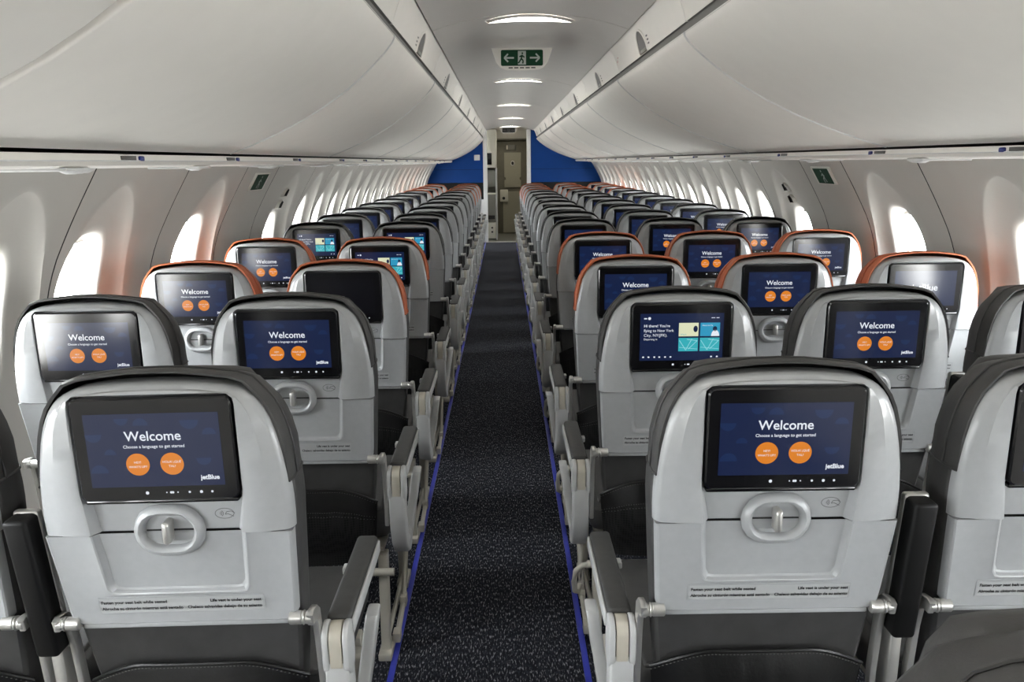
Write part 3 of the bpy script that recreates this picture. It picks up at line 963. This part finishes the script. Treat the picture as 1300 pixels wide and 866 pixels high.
def build_shroud(s):
    mb = MB()
    poly = [(.045, .548), (.042, .49), (.050, .43), (.072, .375), (.108, .335), (.150, .318), (.185, .325), (.190, .350), (.160, .362), (.130, .385), (.108, .42), (.100, .46), (.100, .53), (.095, .550)]
    extrude_x(mb, poly, s * AX - .023, s * AX + .023, .005)
    return mb.mesh('end_shroud', m_arm, 50)
def build_blade(s):
    mb = MB()
    poly = [(.110, .352), (.118, .330), (.150, .314), (.182, .322), (.208, .350), (.232, .41), (.252, .50), (.256, .545), (.246, .552), (.205, .548), (.198, .535), (.190, .47), (.172, .40), (.150, .365)]
    x0, x1 = sorted((s * (AX - .013), s * (AX + .013)))
    extrude_x(mb, poly, x0, x1, .005)
    mb.v = [(x + s * (.006 + .034 * (z - .32) / .23), y, z) for x, y, z in mb.v]
    return mb.mesh('shroud_blade', m_arm, 50)
def build_legs(s):
    out = []
    xl = s * .205
    mb = MB()
    extrude_x(mb, [(.075, .0), (.105, .0), (.135, .33), (.095, .33)], xl - .014, xl + .014, .004)
    rbox(mb, xl - .020, xl + .020, .05, .15, .002, .026, .004)
    out.append(('leg', mb.mesh('leg', m_leg, 40)))
    mb = MB()
    extrude_x(mb, [(.505, .0), (.535, .0), (.50, .33), (.46, .33)], xl - .014, xl + .014, .004)
    rbox(mb, xl - .020, xl + .020, .47, .57, .002, .026, .004)
    out.append(('leg', mb.mesh('leg', m_leg, 40)))
    mb = MB()
    tube(mb, [(xl + s * .026, .13, .03), (xl + s * .026, .3, .05), (xl + s * .026, .50, .30)], .009, 8)
    tube(mb, [(xl, .12, .04), (xl, .5, .04)], .008, 8)
    rbox(mb, xl + s * .026 - .012, xl + s * .026 + .012, .12, .16, .018, .05, .004)
    rbox(mb, xl + s * .026 - .011, xl + s * .026 + .011, .29, .33, .038, .075, .004)
    out.append(('leg_brace', mb.mesh('leg_brace', m_leg, 40)))
    return out
def build_spar():
    mb = MB()
    tube(mb, [(-.24, .08, .283), (.24, .08, .283)], .012, 10)
    tube(mb, [(-.24, .40, .325), (.24, .40, .325)], .020, 10)
    rbox(mb, -.21, .21, .10, .56, .338, .352, .004)
    return mb.mesh('seat_frame', m_leg, 40)
def build_loop(s):
    """rounded tube at the aisle end of the seat frame"""
    mb = MB()
    x = s
    pts = [(x * .20, .08, .283), (x * .225, .08, .283), (x * .255, .082, .277), (x * .272, .09, .255), (x * .276, .10, .215), (x * .272, .115, .175), (x * .262, .135, .16), (x * .252, .15, .18), (x * .248, .155, .24), (x * .247, .155, .33)]
    tube(mb, pts, .009, 8)
    return mb.mesh('end_tube', m_leg, 60)
def build_raised(s):
    mb = MB()
    # raised centre armrest: black underside towards the row behind
    b = bmesh.new()
    bmesh.ops.create_cube(b, size=1.0)
    for v in b.verts: v.co = Vector((s * .260 + v.co.x * .042, v.co.y * .05, .735 + v.co.z * .285))
    bmesh.ops.bevel(b, geom=list(b.edges), offset=.008, segments=3, affect='EDGES', profile=.5)
    for v in b.verts: v.co.y += .045 + (.60 - v.co.z) * .11
    mb.bm(b, 0)
    return mb.mesh('raised_armrest', m_blackpad, 50)
def build_raised_trim(s):
    mb = MB()
    b = bmesh.new()
    bmesh.ops.create_cube(b, size=1.0)
    for v in b.verts: v.co = Vector((s * .260 + v.co.x * .046, v.co.y * .018, .735 + v.co.z * .293))
    bmesh.ops.bevel(b, geom=list(b.edges), offset=.006, segments=2, affect='EDGES', profile=.5)
    for v in b.verts: v.co.y += .066 + (.60 - v.co.z) * .11
    mb.bm(b, 0)
    rbox(mb, s * .265 - .011, s * .265 + .011, .055, .10, .36, .60, .004)
    return mb.mesh('armrest_mount', m_metal, 50)

cov_u, bk_l = build_backrest(COVZ)
cov_grey = cov_u.mesh('headrest_cover', m_leather, 50)
cov_or = cov_u.mesh('headrest_cover', m_orange, 50)
back_me = bk_l.mesh('backrest', m_leather, 50)
pk_me, pk_rings = build_pocket()
ME = {
    'back_shell': build_shell(), 'display': build_display(), 'tray_table': build_tray(), 'latch_surround': build_latch_ring(), 'latch': build_latch(),
    'safety_placard': build_placard(), 'contactless_symbol': build_symbol(), 'lower_back_panel': build_lower_panel(), 'literature_pocket': pk_me,
    'stitching': build_stitches(pk_rings), 'seat_cushion': build_cushion(), 'spar': build_spar(), 'headpad': build_headpad()}
SCR = {k: build_screen(k) for k in ('welcome', 'home', 'off', 'logo', 'navy')}
SIDE = {s: dict(hinge=build_hinge(s), trayarm=build_trayarm(s), pad=build_arm_pad(s), body=build_arm_body(s), pivot=build_pivot(s), strip=build_pivot_strip(s),
                shroud=build_shroud(s), blade=build_blade(s), legs=build_legs(s), loop=build_loop(s), raised=build_raised(s), rtrim=build_raised_trim(s)) for s in (-1, 1)}

def seat(x, y, label, group, orange, screen, aisle, raised, near):
    """aisle: -1/+1 side of the aisle armrest or 0; raised: side of a raised centre armrest or 0; near: 2 full, 1 medium, 0 far"""
    t = thing('passenger_seat', label, 'seat', (x, y, 0), group)
    sh = obj('back_shell', ME['back_shell'], t)
    c = obj('headrest_cover', cov_or if orange else cov_grey, t)
    c['label'] = 'orange leather headrest cover' if orange else 'dark grey leather headrest cover'
    obj('backrest', back_me, t)
    obj('headrest_pad', ME['headpad'], t)
    d = obj('display', ME['display'], t); d['label'] = 'glossy black seat-back display'
    obj('screen', SCR[screen], d)
    tr = obj('tray_table', ME['tray_table'], t)
    if near:
        obj('latch_surround', ME['latch_surround'], t)
        obj('latch', ME['latch'], t)
        obj('safety_placard', ME['safety_placard'], tr)
        obj('lower_back_panel', ME['lower_back_panel'], t)
        p = obj('literature_pocket', ME['literature_pocket'], t); p['label'] = 'black leather and mesh literature pocket'
        if near > 1:
            obj('stitching', ME['stitching'], p)['kind'] = 'stuff'
            obj('contactless_symbol', ME['contactless_symbol'], sh)
    for s in (-1, 1):
        a = obj('tray_arm', SIDE[s]['trayarm'], t)
        obj('tray_hinge', SIDE[s]['hinge'], a)
    obj('seat_cushion', ME['seat_cushion'], t)
    obj('seat_frame', ME['spar'], t)
    S = SIDE[aisle if aisle else 1]
    for nm, me in S['legs']:
        obj(nm, me, t)
    if aisle:
        b = obj('armrest', S['body'], t)
        obj('armrest_pad', S['pad'], b); obj('pivot_cover', S['pivot'], b); obj('pivot_strip', S['strip'], b)
        e = obj('end_shroud', S['shroud'], t); obj('shroud_blade', S['blade'], e)
        if aisle < 0: obj('end_tube', S['loop'], t)
    if raised:
        a = obj('raised_armrest', SIDE[raised]['raised'], t); a['label'] = 'black centre armrest folded up'
        obj('armrest_mount', SIDE[raised]['rtrim'], a)
    return t

rowsR = [1.29, 2.10, 2.87, 3.84, 4.79] + [4.79 + .79 * k for k in range(1, 8)] + [11.19, 12.05, 12.91]
rowsL = [1.277, 2.07, 2.83, 3.70, 4.72] + [4.72 + .79 * k for k in range(1, 8)] + [11.12, 12.00, 12.88]
colsL = [('A', -1.110, 'window'), ('B', -0.580, 'aisle')]
colsR = [('D', 0.477, 'aisle'), ('E', 1.007, 'middle'), ('F', 1.537, 'window')]
special = {('B', 3): 'off', ('B', 4): 'home', ('B', 5): 'home', ('A', 5): 'home', ('D', 2): 'home', ('F', 3): 'logo', ('D', 5): 'navy'}
desc = {'welcome': 'welcome screen', 'home': 'tiled flight screen', 'off': 'blank black screen', 'logo': 'logo screen', 'navy': 'plain navy screen'}
def lab(col, row, pos, sd, orange, screen):
    return '%s %s seat in %s row from the camera, %s of aisle, %s' % ('orange-topped' if orange else 'grey', pos, ordinal(row - 1), sd, desc[screen])
ORANGE = {3, 4, 12, 13, 14, 15}
for rows, cols, sd in ((rowsL, colsL, 'left'), (rowsR, colsR, 'right')):
    for r, yy in enumerate(rows, 1):
        for c_, x, pos in cols:
            scn = special.get((c_, r), 'welcome')
            aisle = {'B': 1, 'D': -1}.get(c_, 0)
            raised = {'B': -1, 'D': 1, 'E': 1}.get(c_, 0)
            jy = random.uniform(-.012, .012) if r > 2 else 0
            t = seat(x, yy + jy, lab(c_, r, pos, sd, r in ORANGE, scn), 'seats %s of the aisle' % sd, r in ORANGE, scn, aisle, raised, 2 if r <= 3 else (1 if r <= 8 else 0))
            if (c_, r) == ('B', 1): t.rotation_euler = (0, R(-0.8), 0)
seat(0.487, 0.445, 'dark grey headrest top of the seat in the bottom corner, nearest the camera', 'seats right of the aisle', False, 'welcome', -1, 1, 1)

# ------------------------------------------------------------------ passenger service units, one per row
def make_psu(side, y):
    xi, xo, rail = rails[side]
    mb = MB(); rbox(mb, min(xi, xi + side * .16), max(xi, xi + side * .16), y - .30, y - .20, 1.459, 1.467, .003)
    u = obj('service_unit', mb.mesh('service_unit', m_white), rail)
    mb = MB(); rbox(mb, min(xi - side * .004, xi), max(xi - side * .004, xi), y - .05, y + .03, 1.484, 1.494, .001)
    obj('row_placard', mb.mesh('row_placard', m_latchdark), u)
    mb = MB(); rbox(mb, min(xi - side * .008, xi), max(xi - side * .008, xi), y + .045, y + .070, 1.481, 1.494, .004)
    obj('call_light', mb.mesh('call_light', m_bluetab), u)
    w = abs(xo - xi)
    for f_, dy in ((.25, -.16), (.5, .0), (.75, .16)):
        mb = MB(); x = xi + side * w * f_; n = 12
        loft(mb, [[(x + r * math.cos(2 * math.pi * q / n), y + dy + r * math.sin(2 * math.pi * q / n), z) for q in range(n)] for r, z in ((.028, 1.466), (.028, 1.461), (.018, 1.455), (.010, 1.452))], True, 0, False, True)
        obj('air_nozzle', mb.mesh('air_nozzle', m_white, 40), u)
for side, rows in ((-1, rowsL), (1, rowsR)):
    for yy in rows:
        make_psu(side, yy - .02)

# ------------------------------------------------------------------ ceiling exit sign
def exit_sign(y, zc, w, h, label, lit):
    root = thing('exit_sign', label, 'exit sign', (CB - .02, y, zc))
    mb = MB()
    n = 12
    top = []
    # hanging housing: rounded trapezium
    pr = [(-w * .73, h * .62), (-w * .70, h * .35), (-w * .62, -h * .25), (-w * .52, -h * .60), (-w * .40, -h * .74), (0, -h * .78), (w * .40, -h * .74), (w * .52, -h * .60), (w * .62, -h * .25), (w * .70, h * .35), (w * .73, h * .62)]
    loft(mb, [[(x * s, yy, z * (s if z < 0 else 1)) for x, z in pr] for yy, s in ((.10, .7), (.04, .95), (0, 1.0), (-.010, .985))], False, 0)
    mb.add([(x * .985, -.010, z * (.985 if z < 0 else 1)) for x, z in pr], [tuple(range(len(pr)))])
    obj('housing', mb.mesh('housing', m_bin, 40), root)
    mb = MB()
    loft(mb, [[(x, yy, z) for x, z in rrect(-w / 2, w / 2, -h / 2, h / 2, .008, 4)] for yy in (-.009, -.0135)], True, 0, False, True)
    obj('sign_panel', mb.mesh('sign_panel', m_green if lit else m_signoff, 30), root)
    mb = MB(); yy = -.0142
    for s in (-1, 1):
        line_xz(mb, [(s * w * .19, 0), (s * w * .42, 0)], h * .11, yy, 0)
        line_xz(mb, [(s * w * .33, h * .25), (s * w * .42, 0), (s * w * .33, -h * .25)], h * .10, yy - .0003, 0)
    rect_xz(mb, -w * .095, w * .095, -h * .43, h * .43, yy, 0)
    f_ = [[(.01, .34), (.01, .22)], [(.01, .18), (-.015, -.05)], [(-.015, -.05), (.03, -.18), (.02, -.36)], [(-.015, -.05), (-.05, -.2), (-.085, -.34)], [(.0, .14), (.06, .03)], [(.0, .14), (-.06, .06)]]
    for seg in f_: line_xz(mb, [(a * w, b_ * h) for a, b_ in seg], h * .09, yy - .0006, 1)
    obj('pictogram', mb.mesh('pictogram', [m_signw if lit else m_latchdark, m_green if lit else m_signoff], 0), root)
    mb = MB()
    for k in range(5):
        rect_xz(mb, (-.32 + k * .135) * w, (-.22 + k * .135) * w, -h * .66, -h * .58, -.0112, 0)
    obj('vent_slots', mb.mesh('vent_slots', m_latchdark, 0), root)
exit_sign(4.42, 2.005, .222, .080, 'green running-man exit sign with two arrows hanging from the aisle ceiling', True)
exit_sign(15.15, 2.04, .235, .080, 'small dark exit sign hanging above the far vestibule', False)

# ================================================================== FRONT BULKHEADS AND VESTIBULE
def bulkhead(side):
    nm = 'left' if side < 0 else 'right'
    x_in = -0.372 if side < 0 else 0.505
    w = bpy.data.objects.new('wall_front_' + nm, None); COL.objects.link(w); w['kind'] = 'structure'
    def panel(name, z0, z1, m, y0):
        mb = MB()
        zs = [z0 + (z1 - z0) * k / 8 for k in range(9)]
        inn = [(x_in, y0, z) for z in zs]
        out = [(CW + side * (half(z) + .01), y0, z) for z in zs]
        loft(mb, [[(p[0], YF + .06, p[2]) for p in inn], inn, out])
        obj(name, mb.mesh(name, m, 20), w)
    panel('blue_panel', 1.34, 2.2, m_bluewall, YF - .002)
    panel('blue_panel', 1.10, 1.335, m_bluewall, YF - .004)
    panel('dark_panel', 0.80 if side < 0 else .60, 1.095, m_darkwall, YF - .006)
    panel('lower_panel', 0.0, 0.795 if side < 0 else .595, m_white, YF - .010)
    panel('panel_core', 0.0, 2.2, m_darkwall, YF + .03)
    mb = MB()
    xa, xb = sorted((x_in, x_in - side * .075))
    rbox(mb, xa, xb, YF - .03, YF + .08, 0.0, 2.05, .012, 3)
    obj('edge_trim', mb.mesh('edge_trim', m_white), w)
    return w
bulkhead(-1); bulkhead(1)
mb = MB(); rbox(mb, -.535, -.43, YF - .022, YF - .002, 1.50, 1.60, .006)
o = obj('intercom_plate', mb.mesh('intercom_plate', m_white)); tag(o, 'small white square plate on the left blue bulkhead', 'wall plate')

# vestibule shell
mb = MB()
mb.add([(-1.6, YEND, 0), (2.0, YEND, 0), (2.0, YEND, 2.3), (-1.6, YEND, 2.3)], [(0, 1, 2, 3)])
mb.add([(-1.6, YF + .05, 0), (-1.6, YEND, 0), (-1.6, YEND, 2.3), (-1.6, YF + .05, 2.3)], [(0, 1, 2, 3)])
mb.add([(.95, YF + .05, 0), (.95, YEND, 0), (.95, YEND, 2.3), (.95, YF + .05, 2.3)], [(0, 1, 2, 3)])
tag(obj('wall_far', mb.mesh('wall_far', m_brown, 0)), kind='structure')
mb = MB()
xs = [-1.6 + 3.6 * k / 12 for k in range(13)]
loft(mb, [[(x, yy, 2.085) for x in xs] for yy in (YF + .02, 16.3)]); loft(mb, [[(x, yy, z) for x in xs] for yy, z in ((16.3, 2.085), (16.45, 1.93), (YEND, 1.90))])
tag(obj('ceiling_vestibule', mb.mesh('ceiling_vestibule', m_ceil, 20)), kind='structure')
# floor covering of the vestibule
mb = MB(); rbox(mb, -1.5, .94, YF + .12, YEND - .01, -.001, .004, 0)
tag(obj('floor_vestibule', mb.mesh('floor_vestibule', m_galley, 0)), kind='structure')
mb = MB(); rbox(mb, -.36, .42, YF - .03, YF + .12, -.001, .008, .003)
tag(obj('trim_3', mb.mesh('threshold', m_metal)), kind='structure')

# galley on the left of the vestibule
g = thing('galley', 'cream galley unit with dark monitor beyond the left bulkhead', 'galley', (-.235, 15.35, 0))
def part(nm, m, *a, r=.004, parent=None, lab_=None):
    mb = MB(); rbox(mb, *a, r)
    o = obj(nm, mb.mesh(nm, m), parent or g)
    if lab_: o['label'] = lab_
    return o
part('upper_cabinet', m_cream, -.34, .105, .0, .9, 1.36, 2.07, r=.012)
part('locker_door', m_cream, -.08, .005, -.012, .002, 1.66, 1.90)
part('monitor', m_bezel, -.09, .015, -.014, .002, 1.42, 1.635, lab_='dark monitor screen')
part('side_post', m_white, .082, .110, -.02, .9, .0, 1.36, r=.008)
part('work_recess', m_galley, -.34, .082, .35, .9, .88, 1.36)
part('counter', m_cream, -.34, .085, -.01, .9, .862, .885)
part('oven_panel', m_galley, -.34, .082, .10, .36, 1.02, 1.32)
part('cart_door', m_galley, -.33, .080, .0, .9, .34, .86, r=.006)
part('cart_handle', m_seam, -.12, .06, -.012, .002, .40, .47)
part('lower_cart', m_cream, -.33, .080, -.004, .9, .03, .33, r=.006)
part('cart_latch', m_ink, -.01, .022, -.012, -.002, .22, .25)
part('cart_latch', m_ink, -.01, .022, -.012, -.002, .14, .17)

# far door: upper plate, lower door leaf, control box, peephole
d = thing('flight_deck_door', 'khaki door with upper plate and peephole at far end of the aisle', 'door', (.19, YEND - .02, 0))
part('door_frame', m_brown, -.33, .33, -.015, .018, .0, 1.86, parent=d, r=.01)
def plate(nm, poly, y0, y1, m, parent):
    mb = MB()
    b = bmesh.new(); f_ = b.faces.new([b.verts.new((x, y0, z)) for x, z in poly]); e = bmesh.ops.extrude_face_region(b, geom=[f_])
    for v in e['geom']:
        if isinstance(v, bmesh.types.BMVert): v.co.y = y1
    b.normal_update(); mb.bm(b)
    return obj(nm, mb.mesh(nm, m, 30), parent)
hx = .172
pl = plate('upper_plate', [(-hx, .955), (hx, .955), (hx, 1.10), (hx - .03, 1.11), (hx - .03, 1.15), (hx, 1.165), (hx, 1.655), (-hx, 1.655), (-hx, 1.165), (-hx + .03, 1.15), (-hx + .03, 1.11), (-hx, 1.10)], -.045, -.01, m_door, d)
plate('door_leaf', [(-.205, .03), (.26, .03), (.26, .87), (-.205, .87)], -.05, -.012, m_door, d)
part('control_box', m_cream, -.265, -.10, -.09, -.045, .665, .91, parent=d, r=.012)
mb = MB(); disc_xz(mb, -.19, .735, -.0925, .03, .03, 0, 18); obj('control_knob', mb.mesh('control_knob', m_ink, 0), d)
mb = MB()
n = 18
loft(mb, [[(-.0 + r * math.cos(2 * math.pi * k / n), yy, 1.44 + 1.3 * r * math.sin(2 * math.pi * k / n)) for k in range(n)] for r, yy in ((.042, -.045), (.040, -.062), (.026, -.062))], True, 0)
disc_xz(mb, 0, 1.44, -.056, .027, .035, 1, 18)
obj('peephole', mb.mesh('peephole', [m_metal, m_ink], 30), d)
mb = MB(); rbox(mb, -.11, .07, -.05, -.012, 1.70, 1.81, .012); obj('vent_plate', mb.mesh('vent_plate', m_galley), d)
mb = MB(); rbox(mb, -.125, -.095, -.052, -.012, 1.715, 1.80, .006); obj('vent_tab', mb.mesh('vent_tab', m_cream), d)

# fill lamp added on the ceiling to brighten the far vestibule
vl = thing('vestibule_fill', 'round fill light added to the ceiling of the far vestibule', 'light', (.10, 15.75, 2.084))
mb = MB(); n = 20
loft(mb, [[(r * math.cos(2 * math.pi * k / n), r * math.sin(2 * math.pi * k / n), z) for k in range(n)] for r, z in ((.11, 0), (.105, -.012), (.09, -.014))], True)
obj('rim', mb.mesh('rim', m_white, 40), vl)
mb = MB()
loft(mb, [[(r * math.cos(2 * math.pi * k / n), r * math.sin(2 * math.pi * k / n), z) for k in range(n)] for r, z in ((.09, -.012), (.06, -.017), (.02, -.019))], True, 0, False, True)
obj('diffuser', mb.mesh('diffuser', m_fill_lamp, 40), vl)
